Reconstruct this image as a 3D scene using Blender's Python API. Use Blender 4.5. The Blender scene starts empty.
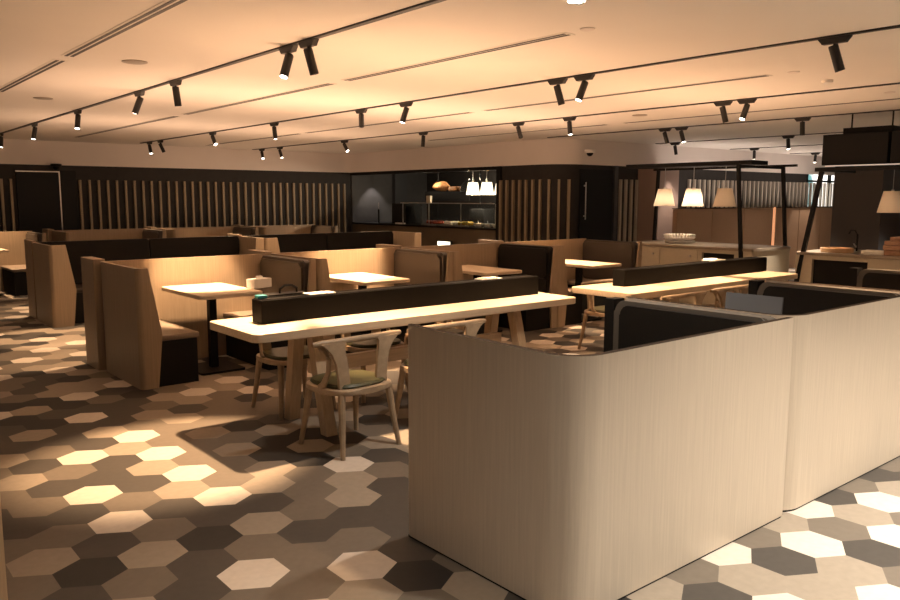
import bpy, bmesh, math, random
from mathutils import Vector, Matrix
random.seed(7)
PI = math.pi
S = bpy.context.scene
COL = S.collection
CAM_H = 1.65
CEIL = 2.745
SOF = 2.28
WX, WY, WR = 10.87, 17.0, 9.9

# ------------------------------------------------------------------ materials
def new_mat(name):
    m = bpy.data.materials.new(name); m.use_nodes = True
    nt = m.node_tree
    return m, nt, nt.nodes['Principled BSDF']

def plain(name, col, rough=.5, metal=0., spec=.5, noise=0., nscale=40., bump=0.):
    m, nt, b = new_mat(name)
    b.inputs['Base Color'].default_value = (*col, 1)
    b.inputs['Roughness'].default_value = rough
    b.inputs['Metallic'].default_value = metal
    b.inputs['Specular IOR Level'].default_value = spec
    if noise or bump:
        tc = nt.nodes.new('ShaderNodeTexCoord')
        n = nt.nodes.new('ShaderNodeTexNoise'); n.inputs['Scale'].default_value = nscale; n.inputs['Detail'].default_value = 4
        nt.links.new(tc.outputs['Object'], n.inputs['Vector'])
        if noise:
            r = nt.nodes.new('ShaderNodeValToRGB')
            r.color_ramp.elements[0].position = .3; r.color_ramp.elements[1].position = .7
            r.color_ramp.elements[0].color = (*[c*(1-noise) for c in col], 1)
            r.color_ramp.elements[1].color = (*[min(1, c*(1+noise)) for c in col], 1)
            nt.links.new(n.outputs['Fac'], r.inputs['Fac']); nt.links.new(r.outputs['Color'], b.inputs['Base Color'])
        if bump:
            bp = nt.nodes.new('ShaderNodeBump'); bp.inputs['Strength'].default_value = bump; bp.inputs['Distance'].default_value = .01
            nt.links.new(n.outputs['Fac'], bp.inputs['Height']); nt.links.new(bp.outputs['Normal'], b.inputs['Normal'])
    return m

def wood(name, c1, c2, rough=.42, stretch=(22, 22, 1.0), scale=3.0):
    """straight fine grain; stretch is small along the grain"""
    m, nt, b = new_mat(name)
    tc = nt.nodes.new('ShaderNodeTexCoord'); mp = nt.nodes.new('ShaderNodeMapping')
    mp.inputs['Scale'].default_value = stretch
    n = nt.nodes.new('ShaderNodeTexNoise'); n.inputs['Scale'].default_value = scale; n.inputs['Detail'].default_value = 7
    n.inputs['Roughness'].default_value = .62
    r = nt.nodes.new('ShaderNodeValToRGB')
    r.color_ramp.elements[0].position = .34; r.color_ramp.elements[1].position = .68
    r.color_ramp.elements[0].color = (*c1, 1); r.color_ramp.elements[1].color = (*c2, 1)
    nt.links.new(tc.outputs['Object'], mp.inputs['Vector']); nt.links.new(mp.outputs['Vector'], n.inputs['Vector'])
    nt.links.new(n.outputs['Fac'], r.inputs['Fac']); nt.links.new(r.outputs['Color'], b.inputs['Base Color'])
    b.inputs['Roughness'].default_value = rough
    bp = nt.nodes.new('ShaderNodeBump'); bp.inputs['Strength'].default_value = .06; bp.inputs['Distance'].default_value = .005
    nt.links.new(n.outputs['Fac'], bp.inputs['Height']); nt.links.new(bp.outputs['Normal'], b.inputs['Normal'])
    return m

def glow(name, col, strength):
    m, nt, b = new_mat(name)
    b.inputs['Base Color'].default_value = (*col, 1)
    b.inputs['Emission Color'].default_value = (*col, 1)
    b.inputs['Emission Strength'].default_value = strength
    return m

M = {}
M['panel'] = wood('ash_panel', (.48, .40, .313), (.55, .463, .363), .45, (26, 26, .8))
M['panel_dim'] = wood('ash_panel_dim_warm', (.285, .213, .144), (.345, .262, .18), .45, (26, 26, .8))  # front panel wood again, dimmer warm light put into the colour
M['oak'] = wood('oak_furniture', (.54, .43, .31), (.66, .53, .39), .42, (1.2, 16, 16))
M['oak_v'] = wood('oak_upright', (.44, .33, .22), (.55, .42, .28), .42, (16, 16, 1.2))
M['chairwood'] = wood('chair_oak', (.30, .22, .145), (.40, .295, .195), .45, (9, 9, 9), 2)
M['rim'] = plain('dark_rim', (.035, .022, .014), .75, 0., .08)
M['blackleather'] = plain('black_leather', (.011, .010, .009), .55, 0., .22, noise=.25, nscale=220, bump=.08)
M['brownleather'] = plain('brown_leather', (.052, .041, .033), .45, noise=.12, nscale=160, bump=.06)
M['padedge'] = plain('pad_edge', (.10, .09, .077), .55)
M['blackbase'] = plain('black_laminate', (.008, .0075, .007), .6, 0., .2)
M['seattop'] = plain('taupe_seat', (.20, .155, .118), .42, noise=.08, nscale=90)
M['blackmetal'] = plain('black_metal', (.008, .0075, .0072), .5, 0., .15)
M['blackbox'] = plain('black_box', (.005, .0045, .004), .5, 0., .06, noise=.1, nscale=60)
M['track'] = plain('track_black', (.012, .011, .011), .5)
M['ceiling'] = plain('ceiling_paint', (.80, .765, .71), .85, noise=.012, nscale=2)
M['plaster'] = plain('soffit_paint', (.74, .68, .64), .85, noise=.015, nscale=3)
M['darkwall'] = plain('dark_wall', (.028, .025, .023), .6, 0., .25, noise=.1, nscale=8)
M['slate'] = plain('slate_wall', (.060, .058, .058), .6, noise=.08, nscale=8)
M['slat'] = wood('slat_wood', (.25, .195, .125), (.33, .262, .172), .5, (20, 20, 1))
M['slatgrey'] = wood('slat_grey_wood', (.40, .36, .30), (.50, .45, .38), .5, (20, 20, 1))
M['door'] = plain('door_black', (.010, .010, .0105), .5, 0., .2)
M['olive'] = plain('olive_cushion', (.062, .060, .025), .4, noise=.1, nscale=120)
M['beige'] = plain('beige_laminate', (.50, .445, .34), .45, noise=.03, nscale=30)
M['stone'] = plain('counter_stone', (.30, .25, .19), .3, noise=.1, nscale=60)
M['tan'] = plain('tan_fabric', (.42, .265, .165), .8, noise=.06, nscale=60)
M['pinkbrown'] = plain('pink_brown_paint', (.30, .215, .18), .7)
M['pillar'] = plain('charcoal_paint', (.052, .054, .058), .5)
M['pillarbrown'] = plain('dark_brown_paint', (.050, .040, .035), .5)
M['white'] = plain('white_ceramic', (.82, .79, .74), .3)
M['paper'] = plain('white_paper', (.85, .83, .79), .7)
M['steel'] = plain('brushed_steel', (.55, .54, .52), .3, 1.)
M['traywood'] = wood('tray_wood', (.50, .33, .19), (.62, .42, .25), .5, (6, 6, 6))
M['boxwood'] = wood('box_wood', (.30, .165, .095), (.38, .22, .13), .5, (10, 10, 10))
M['teal'] = plain('teal_plastic', (.03, .22, .24), .4)
M['greyboard'] = plain('grey_board', (.105, .11, .12), .5)
M['bread'] = plain('bread_crust', (.50, .24, .09), .6, noise=.35, nscale=20)
M['salad'] = plain('salad_mix', (.35, .26, .06), .6, noise=.6, nscale=40)
M['redfood'] = plain('red_food', (.28, .05, .03), .5, noise=.5, nscale=30)
M['lens'] = glow('lens_on', (1, .90, .74), 9)
M['lensoff'] = plain('lens_off', (.02, .02, .02), .2)
M['strip'] = glow('light_strip', (1, .88, .76), .14)
M['copper'] = glow('copper_glow', (1., .46, .22), .22)
M['sign'] = glow('lit_sign', (1, .9, .68), 1.4)
g, nt, b = new_mat('clear_glass'); M['glass'] = g
b.inputs['Base Color'].default_value = (.9, .95, .95, 1); b.inputs['Roughness'].default_value = .05
b.inputs['Transmission Weight'].default_value = 1; b.inputs['IOR'].default_value = 1.12

def shade_mat(name, col, tr):
    m, nt, b = new_mat(name)
    b.inputs['Base Color'].default_value = (*col, 1); b.inputs['Roughness'].default_value = .8
    t = nt.nodes.new('ShaderNodeBsdfTranslucent'); t.inputs['Color'].default_value = (*col, 1)
    mx = nt.nodes.new('ShaderNodeMixShader'); mx.inputs['Fac'].default_value = tr
    out = nt.nodes['Material Output']
    nt.links.new(b.outputs[0], mx.inputs[1]); nt.links.new(t.outputs[0], mx.inputs[2]); nt.links.new(mx.outputs[0], out.inputs['Surface'])
    return m
M['shade'] = shade_mat('linen_shade', (.78, .66, .52), .22)

def window_mat():
    m, nt, b = new_mat('lit_window')
    tc = nt.nodes.new('ShaderNodeTexCoord')
    v = nt.nodes.new('ShaderNodeTexVoronoi'); v.inputs['Scale'].default_value = 4.5
    nt.links.new(tc.outputs['Object'], v.inputs['Vector'])
    r = nt.nodes.new('ShaderNodeValToRGB')
    cr = r.color_ramp; cr.interpolation = 'CONSTANT'
    cr.elements[0].position = 0; cr.elements[0].color = (.03, .06, .06, 1)
    cr.elements[1].position = .3; cr.elements[1].color = (.12, .30, .30, 1)
    e = cr.elements.new(.5); e.color = (.5, .62, .58, 1)
    e = cr.elements.new(.72); e.color = (.9, .88, .82, 1)
    nt.links.new(v.outputs['Color'], r.inputs['Fac'])
    nt.links.new(r.outputs['Color'], b.inputs['Emission Color'])
    b.inputs['Emission Strength'].default_value = .55
    b.inputs['Base Color'].default_value = (.05, .05, .05, 1)
    return m
M['window'] = window_mat()
M['windowwhite'] = glow('bright_shopfront', (1, .95, .88), .75)

# five floor tile tones
TONES = [(.62, .55, .475), (.31, .26, .205), (.165, .138, .11), (.072, .063, .055), (.033, .030, .028)]
TILE = [plain('hex_tile_tone', c, .6, 0., .22, noise=.05, nscale=25) for c in TONES]

# ------------------------------------------------------------------ mesh helpers
def obj(name, bm, mat, parent=None, smooth=False, loc=None):
    me = bpy.data.meshes.new(name)
    bmesh.ops.recalc_face_normals(bm, faces=bm.faces[:])
    bm.to_mesh(me); bm.free()
    for m in (mat if isinstance(mat, (list, tuple)) else [mat]): me.materials.append(m)
    if smooth:
        me.polygons.foreach_set('use_smooth', [True]*len(me.polygons))
        try: me.set_sharp_from_angle(angle=math.radians(35))
        except Exception: pass
    o = bpy.data.objects.new(name, me); COL.objects.link(o)
    if parent: o.parent = parent
    if loc: o.location = loc
    return o

def tag(o, label=None, cat=None, group=None, kind=None):
    if label: o['label'] = label
    if cat: o['category'] = cat
    if group: o['group'] = group
    if kind: o['kind'] = kind
    return o

def thing(name, label, cat, loc=(0, 0, 0), rz=0, group=None):
    o = bpy.data.objects.new(name, None); COL.objects.link(o)
    o.empty_display_size = .1
    o.location = loc; o.rotation_euler = (0, 0, rz)
    return tag(o, label, cat, group)

def struct(name, bm, mat, smooth=False):
    return tag(obj(name, bm, mat, None, smooth), kind='structure')

def dup(root, loc, rz=None, label=None, group=None):
    r = root.copy(); COL.objects.link(r); r.location = loc
    if rz is not None: r.rotation_euler = (0, 0, rz)
    if label: r['label'] = label
    if group: r['group'] = group
    for ch in list(root.children):
        c = ch.copy(); COL.objects.link(c); c.parent = r
        for g2 in ch.children:
            d = g2.copy(); COL.objects.link(d); d.parent = c
    return r

def box(bm, x0, x1, y0, y1, z0, z1, bev=0., seg=2, mat=0):
    t = bmesh.new()
    bmesh.ops.create_cube(t, size=1)
    for v in t.verts:
        v.co = Vector(((x0+x1)/2 + v.co.x*(x1-x0), (y0+y1)/2 + v.co.y*(y1-y0), (z0+z1)/2 + v.co.z*(z1-z0)))
    if bev > 0:
        bmesh.ops.bevel(t, geom=t.edges[:], offset=bev, segments=seg, affect='EDGES', profile=.5)
    for f in t.faces: f.material_index = mat
    merge(bm, t)
    return bm

def merge(bm, t, mtx=None):
    if mtx is not None: bmesh.ops.transform(t, matrix=mtx, verts=t.verts[:])
    me = bpy.data.meshes.new('tmp'); t.to_mesh(me); t.free(); bm.from_mesh(me); bpy.data.meshes.remove(me)

def bx(*a, **k):
    return box(bmesh.new(), *a, **k)

def prism(bm, pts, z0, z1, bev=0., seg=2):
    """vertical prism from a plan outline"""
    t = bmesh.new()
    lo = [t.verts.new((x, y, z0)) for x, y in pts]; hi = [t.verts.new((x, y, z1)) for x, y in pts]
    n = len(pts)
    fb = t.faces.new(lo[::-1]); ft = t.faces.new(hi)
    for i in range(n): t.faces.new((lo[i], lo[(i+1) % n], hi[(i+1) % n], hi[i]))
    if bev:
        ed = list(set(fb.edges[:] + ft.edges[:]))
        bmesh.ops.bevel(t, geom=ed, offset=bev, segments=seg, affect='EDGES', profile=.5)
    merge(bm, t); return bm

def rrect(x0, x1, y0, y1, r, n=6):
    p = []
    for cx, cy, a0 in ((x1-r, y0+r, -90), (x1-r, y1-r, 0), (x0+r, y1-r, 90), (x0+r, y0+r, 180)):
        for k in range(n+1):
            a = math.radians(a0 + 90*k/n); p.append((cx+r*math.cos(a), cy+r*math.sin(a)))
    return p

def tube(bm, pts, rads, seg=10, flat=None, up=None):
    """swept tube; flat=(a,b) scales the section across / along 'up'"""
    pts = [Vector(p) for p in pts]
    n = len(pts); rings = []
    for i, p in enumerate(pts):
        d = (pts[min(i+1, n-1)] - pts[max(i-1, 0)]).normalized()
        ref = Vector(up) if up else (Vector((0, 0, 1)) if abs(d.z) < .9 else Vector((0, 1, 0)))
        s = d.cross(ref).normalized(); u = s.cross(d).normalized()
        r = rads[i] if isinstance(rads, (list, tuple)) else rads
        ra, rb = r if isinstance(r, (list, tuple)) else (r, r)
        rings.append([bm.verts.new(p + s*ra*math.cos(2*PI*k/seg) + u*rb*math.sin(2*PI*k/seg)) for k in range(seg)])
    for a, b2 in zip(rings, rings[1:]):
        for k in range(seg): bm.faces.new((a[k], a[(k+1) % seg], b2[(k+1) % seg], b2[k]))
    bm.faces.new(rings[0][::-1]); bm.faces.new(rings[-1])
    return bm

def lathe(bm, prof, c=(0, 0, 0), seg=24, caps=True):
    rings = []
    for r, z in prof:
        rings.append([bm.verts.new((c[0]+r*math.cos(2*PI*k/seg), c[1]+r*math.sin(2*PI*k/seg), c[2]+z)) for k in range(seg)])
    for a, b2 in zip(rings, rings[1:]):
        for k in range(seg): bm.faces.new((a[k], a[(k+1) % seg], b2[(k+1) % seg], b2[k]))
    if caps: bm.faces.new(rings[0][::-1]); bm.faces.new(rings[-1])
    return bm

def bar(bm, a, b2, w, h=None, up=(0, 0, 1)):
    """square bar from a to b"""
    a, b2 = Vector(a), Vector(b2); h = h or w
    d = (b2-a).normalized(); ref = Vector(up)
    if abs(d.dot(ref)) > .95: ref = Vector((1, 0, 0))
    s = d.cross(ref).normalized(); u = s.cross(d).normalized()
    q = []
    for p in (a, b2):
        q.append([bm.verts.new(p + s*w/2*i + u*h/2*j) for i, j in ((-1, -1), (1, -1), (1, 1), (-1, 1))])
    for k in range(4): bm.faces.new((q[0][k], q[0][(k+1) % 4], q[1][(k+1) % 4], q[1][k]))
    bm.faces.new(q[0][::-1]); bm.faces.new(q[1])
    return bm

def fillet(pts, rads, n=8):
    out = [Vector(pts[0])]
    for i in range(1, len(pts)-1):
        p, a, c = Vector(pts[i]), Vector(pts[i-1]), Vector(pts[i+1]); r = rads[i-1]
        if r <= 0: out.append(p); continue
        d1 = (a-p).normalized(); d2 = (c-p).normalized()
        s, e = p + d1*r, p + d2*r
        cen = p + (d1+d2)*r
        a0 = math.atan2(s.y-cen.y, s.x-cen.x); a1 = math.atan2(e.y-cen.y, e.x-cen.x)
        da = (a1-a0+PI) % (2*PI) - PI
        for k in range(n+1):
            t = a0 + da*k/n; out.append(Vector((cen.x+r*math.cos(t), cen.y+r*math.sin(t))))
    out.append(Vector(pts[-1]))
    return out

def shell(bm, levels, th, side=1, rim_mat=1):
    """levels: [(z, plan polyline)], thickness th towards 'side' (left of travel = +1). top faces get rim_mat"""
    O, I = [], []
    for z, pl in levels:
        pl = [Vector(p) for p in pl]; n = len(pl); orow, irow = [], []
        for i, p in enumerate(pl):
            da = (pl[i]-pl[i-1]).normalized() if i else None
            db = (pl[i+1]-pl[i]).normalized() if i < n-1 else None
            if da is None: da = db
            if db is None: db = da
            na = Vector((-da.y, da.x)); nb = Vector((-db.y, db.x)); m = (na+nb).normalized()
            k = 1/max(.5, m.dot(na))
            q = p + m*th*side*k
            orow.append(bm.verts.new((p.x, p.y, z))); irow.append(bm.verts.new((q.x, q.y, z)))
        O.append(orow); I.append(irow)
    L = len(levels); n = len(O[0])
    for a in range(L-1):
        for i in range(n-1):
            bm.faces.new((O[a][i], O[a][i+1], O[a+1][i+1], O[a+1][i]))
            bm.faces.new((I[a][i+1], I[a][i], I[a+1][i], I[a+1][i+1]))
        bm.faces.new((O[a][0], O[a+1][0], I[a+1][0], I[a][0]))
        bm.faces.new((O[a][-1], I[a][-1], I[a+1][-1], O[a+1][-1]))
    for i in range(n-1):
        f = bm.faces.new((O[-1][i], O[-1][i+1], I[-1][i+1], I[-1][i])); f.material_index = rim_mat
        bm.faces.new((O[0][i+1], O[0][i], I[0][i], I[0][i+1]))
    return bm

# ------------------------------------------------------------------ camera
cam = bpy.data.cameras.new('camera'); co = bpy.data.objects.new('camera', cam); COL.objects.link(co)
cam.sensor_width = 36; cam.lens = 785/900*36; cam.clip_start = .05; cam.clip_end = 100
yaw, pit, rol = math.radians(39.75), math.radians(7.4), math.radians(.087)
F = Vector((math.sin(yaw)*math.cos(pit), math.cos(yaw)*math.cos(pit), -math.sin(pit)))
R0 = Vector((math.cos(yaw), -math.sin(yaw), 0)); U0 = R0.cross(F)
R = R0*math.cos(rol) + U0*math.sin(rol); U = -R0*math.sin(rol) + U0*math.cos(rol)
co.matrix_world = Matrix(((R.x, U.x, -F.x, 0), (R.y, U.y, -F.y, 0), (R.z, U.z, -F.z, CAM_H), (0, 0, 0, 1)))
S.camera = co

# ------------------------------------------------------------------ floor of hexagonal tiles
HW, HP, HX, HY = .276, .239, 1.576, 3.325
OVR = {}
# tones read off the photograph, row by row: first column index, then one digit per tile
TONE_ROWS = [
    (-9, 5, '002'),
    (-8, 5, '01130'),
    (-7, 3, '331302101'),
    (-6, 4, '1202103232'),
    (-5, 1, '13'),
    (-4, 1, '21'),
    (-3, -1, '0142'),
    (-2, -1, '22033'),
    (-1, -3, '1302233'),
    (0, -3, '3232333'),
    (1, -4, '24141213'),
    (2, -3, '13233212'),
    (3, -4, '2203012031'),
    (4, -3, '3321214211'),
    (5, -3, '2030241423'),
    (6, -3, '2331214424'),
    (7, -3, '12302211'),
    (8, -2, '3012143'),
    (9, -3, '1230222'),
    (10, -2, '3312122'),
    (11, -2, '133132'),
    (12, -2, '340321'),
    (13, -2, '4333'),
    (14, -1, '142'),
    (15, -2, '440'),
]
for j_, lo_, st_ in TONE_ROWS:
    for k_, c_ in enumerate(st_):
        if c_ != '.': OVR[(lo_+k_, j_)] = int(c_)
def build_floor():
    me = bpy.data.meshes.new('floor')
    V, Fc, mi = [], [], []; idx = {}
    rr = random.Random(11)
    s = HP*2/3
    def vid(x, y):
        k = (round(x*2000), round(y*2000))
        if k not in idx: idx[k] = len(V); V.append((x, y, 0))
        return idx[k]
    j0, j1 = int((-1.2-HY)/HP), int((17.2-HY)/HP)
    prev = {}
    for j in range(j0, j1):
        for i in range(int((-1.5-HX)/HW), int((24-HX)/HW)):
            cx, cy = HX + (i + (.5 if j % 2 else 0))*HW, HY + j*HP
            q = [(0, s), (-HW/2, s/2), (-HW/2, -s/2), (0, -s), (HW/2, -s/2), (HW/2, s/2)]
            Fc.append([vid(cx+a, cy+c) for a, c in q])
            t = rr.choices(range(5), (.20, .23, .22, .20, .15))[0]
            for _ in range(3):
                nb = [prev.get((i-1, j)), prev.get((i, j-1)), prev.get((i+1 if j % 2 else i-1, j-1))]
                if t in nb and t in (0, 4): t = rr.choices(range(5), (.20, .23, .22, .20, .15))[0]
            prev[(i, j)] = t
            mi.append(OVR.get((i, j), t))
    me.from_pydata(V, [], Fc)
    for m in TILE: me.materials.append(m)
    me.polygons.foreach_set('material_index', mi)
    o = bpy.data.objects.new('floor', me); COL.objects.link(o)
    tag(o, kind='structure')
build_floor()

# ------------------------------------------------------------------ room shell
struct('ceiling', bx(-1.5, 24, -1.2, 17.3, CEIL, CEIL+.1), M['ceiling'])
# soffit band following back wall, kitchen wall, rounded corner and right wall
arc = fillet([(-1.5, WY), (WX, WY), (WX, WR), (24, WR)], [.25, .62], 12)
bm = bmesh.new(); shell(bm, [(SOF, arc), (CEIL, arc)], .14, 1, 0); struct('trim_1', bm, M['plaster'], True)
bk = .03
backarc = [(-1.5, WY+bk), (WX+bk, WY+bk)]
bm = bmesh.new(); shell(bm, [(0, backarc), (SOF, backarc)], .12, 1, 0); struct('wall_back', bm, M['darkwall'])
rightarc = fillet([(WX+bk, 11.6), (WX+bk, WR+bk), (20.3, WR+bk)], [.60], 12)
bm = bmesh.new(); shell(bm, [(0, rightarc), (SOF, rightarc)], .12, 1, 0); struct('wall_right', bm, M['darkwall'], True)
# slats: back wall
def slats_on(name, pts, z0, z1, mat, w=.045, d=.05):
    """pts: (x, y, outward normal angle)"""
    b_ = bmesh.new()
    for x, y, a in pts:
        t = bmesh.new(); box(t, -d, .0, -w/2, w/2, z0, z1)
        merge(b_, t, Matrix.Translation((x, y, 0)) @ Matrix.Rotation(a, 4, 'Z'))
    return struct(name, b_, mat)
pts = []
x = 4.465 + .008
while x < 10.8: pts.append((x, WY+bk, PI/2)); x += .1775
for x in (3.235, 3.075, 2.9, 2.72, 2.55): pts.append((x, WY+bk, PI/2))
slats_on('wall_back_slats', pts, .6, 2.0, M['slat'])
# slats: rounded corner
pts = []
path = [Vector(p) for p in rightarc]
acc = .10; k = 0
total = 0
for a, c in zip(path, path[1:]):
    L = (c-a).length
    while acc <= L:
        p = a + (c-a)*(acc/L)
        d = (c-a).normalized()
        total += 1
        if p.x < 11.36:
            pts.append((p.x, p.y, math.atan2(d.x, -d.y)))
        acc += .178
    acc -= L
slats_on('wall_right_slats', pts, .4, 2.0, M['slat'])
pts = []
x = 12.62
while x < 13.3: pts.append((x, WR+bk, PI/2)); x += .172
slats_on('wall_right_slats', pts, .4, 2.02, M['slatgrey'])
pts = []
x = 14.98
while x < 23.8: pts.append((x, WR+bk, PI/2)); x += .19
slats_on('wall_right_slats', pts, 1.30, 2.06, M['slatgrey'], .06)
# doors
d1 = struct('door_1', bx(3.33, 4.08, WY-.02, WY+.02, 0, 2.14), M['door'])
b_ = bmesh.new(); bar(b_, (3.32, WY-.02, 2.15), (4.10, WY-.02, 2.15), .02); bar(b_, (4.09, WY-.02, 2.14), (4.09, WY-.02, 0), .02)
fr = obj('door_frame', b_, M['steel'], d1)
struct('wall_back_panel', bx(4.11, 4.40, WY-.01, WY+.02, 0, 2.18), M['door'])
d2 = struct('door_2', bx(11.42, 12.36, WR-.01, WR+.03, 0, 2.19), M['door'])
b_ = bmesh.new(); tube(b_, [(11.52, WR-.05, 1.25), (11.52, WR-.05, 1.95)], .012); box(b_, 11.505, 11.535, WR-.05, WR-.01, 1.3, 1.33); box(b_, 11.505, 11.535, WR-.05, WR-.01, 1.87, 1.9)
obj('door_handle', b_, M['steel'], d2)
struct('trim_2', bx(12.40, 12.50, WR-.03, WR+.03, 0, SOF), M['pillar'])
struct('column_1', bx(13.2, 13.87, 9.42, WR+.03, 0, SOF), M['pinkbrown'])
struct('column_2', bx(14.0, 15.12, 5.55, 6.35, 0, CEIL), [M['pillar']])
struct('column_2_cladding', bx(13.97, 14.0, 5.55, 6.35, 0, 2.2), [M['pillarbrown']])
# bright shopfront seen through the far end of the right wall
w = struct('window_1', bx(20.35, 24, WR+.16, WR+.2, 1.2, 2.7), M['window'])
b_ = bmesh.new(); box(b_, 20.3, 24, WR+.02, WR+.1, 2.08, 2.13); box(b_, 20.3, 24, WR+.02, WR+.1, 2.68, 2.745); box(b_, 21.6, 21.66, WR+.02, WR+.1, 1.3, 2.7); box(b_, 20.3, 20.36, WR+.02, WR+.1, 1.3, 2.7)
obj('window_frame', b_, M['blackmetal'], w)
struct('window_2', bx(20.9, 24, WR+.11, WR+.15, 1.2, 2.3), M['windowwhite'])
struct('wall_right_low', bx(20.3, 24, WR+.03, WR+.15, 0, 1.25), M['darkwall'])
# kitchen recess behind the counter
struct('wall_kitchen_back', bx(13.3, 13.4, 11.4, 17.1, 0, SOF+.1), M['darkwall'])
struct('wall_kitchen_side', bx(WX+.03, 13.35, WY-.02, WY+.1, 0, SOF+.1), M['slate'])
struct('wall_kitchen_end', bx(WX+.15, 13.35, 11.45, 11.55, 0, SOF+.1), M['darkwall'])
struct('ceiling_kitchen', bx(WX+.15, 13.4, 11.4, 17.1, SOF+.02, SOF+.08), M['darkwall'])
struct('column_3', bx(12.14, 12.52, 16.84, 16.97, 1.0, SOF), M['pillar'])
struct('trim_3', bx(WX-.01, WX+.1, 11.5, 11.62, 0, SOF), M['blackmetal'])
struct('trim_4', bx(WX-.005, WX+.1, 11.6, 17.0, SOF-.07, SOF), M['blackmetal'])
# near wooden edge just inside the left border of the view
struct('column_4', prism(bmesh.new(), [(.30, 3.72), (.27, 3.60), (.50, 3.48), (.552, 3.517)], 0, CEIL), M['oak_v'])

# ------------------------------------------------------------------ booths
def lipx(z, full=.20):
    """width of the wrapped front lip: widest at seat height"""
    if z <= .47: return full - .05 + .05*(z/.47)
    return full - .10*((z-.47)/(1.05-.47))

def pad(bm, x0, x1, y0, y1, z0, z1, r=.05):
    """upright pad lying in the y-z plane, rounded top corners"""
    out = rrect(y0, y1, z0, z1, r, 5)
    t = bmesh.new()
    a = [t.verts.new((x0, p, q)) for p, q in out]; c = [t.verts.new((x1, p, q)) for p, q in out]
    n = len(out); f1 = t.faces.new(a); f2 = t.faces.new(c[::-1])
    for i in range(n): t.faces.new((a[i], c[i], c[(i+1) % n], a[(i+1) % n]))
    bmesh.ops.bevel(t, geom=list(set(f1.edges[:]+f2.edges[:])), offset=.012, segments=2, affect='EDGES')
    merge(bm, t); return bm

ZS = [0, .16, .32, .47, .62, .80, 1.05]
def make_booth(label, group, W=1.735, D=1.05, tail=0., pads='brown', top=1.05, rback=.07):
    """two facing benches in a wood shell; origin = outer front-left corner, open side -Y"""
    t = thing('booth', label, 'booth', group=group)
    lv = []
    for z in ZS:
        pl = fillet([(lipx(z), 0), (0, 0), (0, D), (W, D)], [.05, rback], 8)
        lv.append((z*top/1.05, pl))
    b_ = bmesh.new(); shell(b_, lv, .03, -1, 1)
    obj('shell', b_, [M['panel_dim'], M['rim'] if pads == 'black' else M['panel_dim']], t, True)
    # end panel covering the end of the right-hand bench
    b_ = bmesh.new()
    prof = [(W-lipx(z, .19)*.62, z*top/1.05) for z in ZS]
    f_ = [b_.verts.new((x, 0, z)) for x, z in prof]; g_ = [b_.verts.new((x, .03, z)) for x, z in prof]
    e_ = [b_.verts.new((W-.002, 0, 0)), b_.verts.new((W-.002, 0, top))]; h_ = [b_.verts.new((W-.002, .03, 0)), b_.verts.new((W-.002, .03, top))]
    b_.faces.new(f_ + [e_[1], e_[0]]); b_.faces.new((g_ + [h_[1], h_[0]])[::-1])
    for k in range(len(f_)-1): b_.faces.new((f_[k], g_[k], g_[k+1], f_[k+1]))
    b_.faces.new((f_[-1], g_[-1], h_[1], e_[1])); b_.faces.new((e_[0], h_[0], g_[0], f_[0])); b_.faces.new((e_[1], h_[1], h_[0], e_[0]))
    obj('end_panel', b_, M['panel_dim'], t)
    if tail:
        b_ = bmesh.new(); box(b_, -.05, .06, D+.012, D+tail, 0, top+.02, .006)
        box(b_, .06, W-.06, D+.012, D+.03, 0, top-.05)
        obj('rear_panel', b_, M['panel_dim'], t)
    seat = M['seattop'] if pads == 'brown' else M['brownleather']
    pm = M['brownleather'] if pads == 'brown' else M['blackleather']
    for sgn in (0, 1):
        def X(a, c): return (a, c) if not sgn else (W-c-.0, W-a-.0)
        x0, x1 = X(.045, .545); x0b, x1b = X(.045, .52)
        obj('bench_base', bx(x0b, x1b, .036, D-.05, 0, .40), M['blackbase'], t)
        obj('seat_cushion', bx(x0, x1, .034, D-.034, .402, .452, .012), seat, t, True)
        xa, xb = X(.034, .085) if not sgn else (W-.10, W-.012)
        br = obj('backrest', pad(bmesh.new(), xa, xb, .05, D-.05, .456, top-.012, .06), M['padedge'] if pads == 'black' else pm, t, True)
        xa, xb = (xb+.001, xb+.022) if not sgn else (xa-.022, xa-.001)
        b_ = bmesh.new(); pad(b_, xa, xb, .085, D-.085, .64, top-.04, .05); pad(b_, xa, xb, .085, D-.085, .47, .632, .03)
        obj('back_pad', b_, pm, br, True)
    return t

MID = 'booths in the row behind the long tables'
mid0 = make_booth('aisle-end booth of the middle row, white tissue box on its table', MID, tail=.42)
mid0.location = (2.185, 6.78, 0)
mids = [mid0]
for k, lab in ((1, 'second booth from the aisle in the middle row, its empty table brightly lit'),
               (2, 'third booth from the aisle in the middle row, its right backrest near black'),
               (3, 'last booth of the middle row, beside the beige service counter')):
    mids.append(dup(mid0, ((0, 3.945, 5.685, 7.425)[k], 6.78, 0), 0, lab))
pads3 = [c for c in mids[2].children if c.name.startswith('backrest')]
for o_ in [pads3[1]] + list(pads3[1].children):
    o_.material_slots[0].link = 'OBJECT'; o_.material_slots[0].material = M['blackleather']
FRONT = 'booths in the front row'
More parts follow.
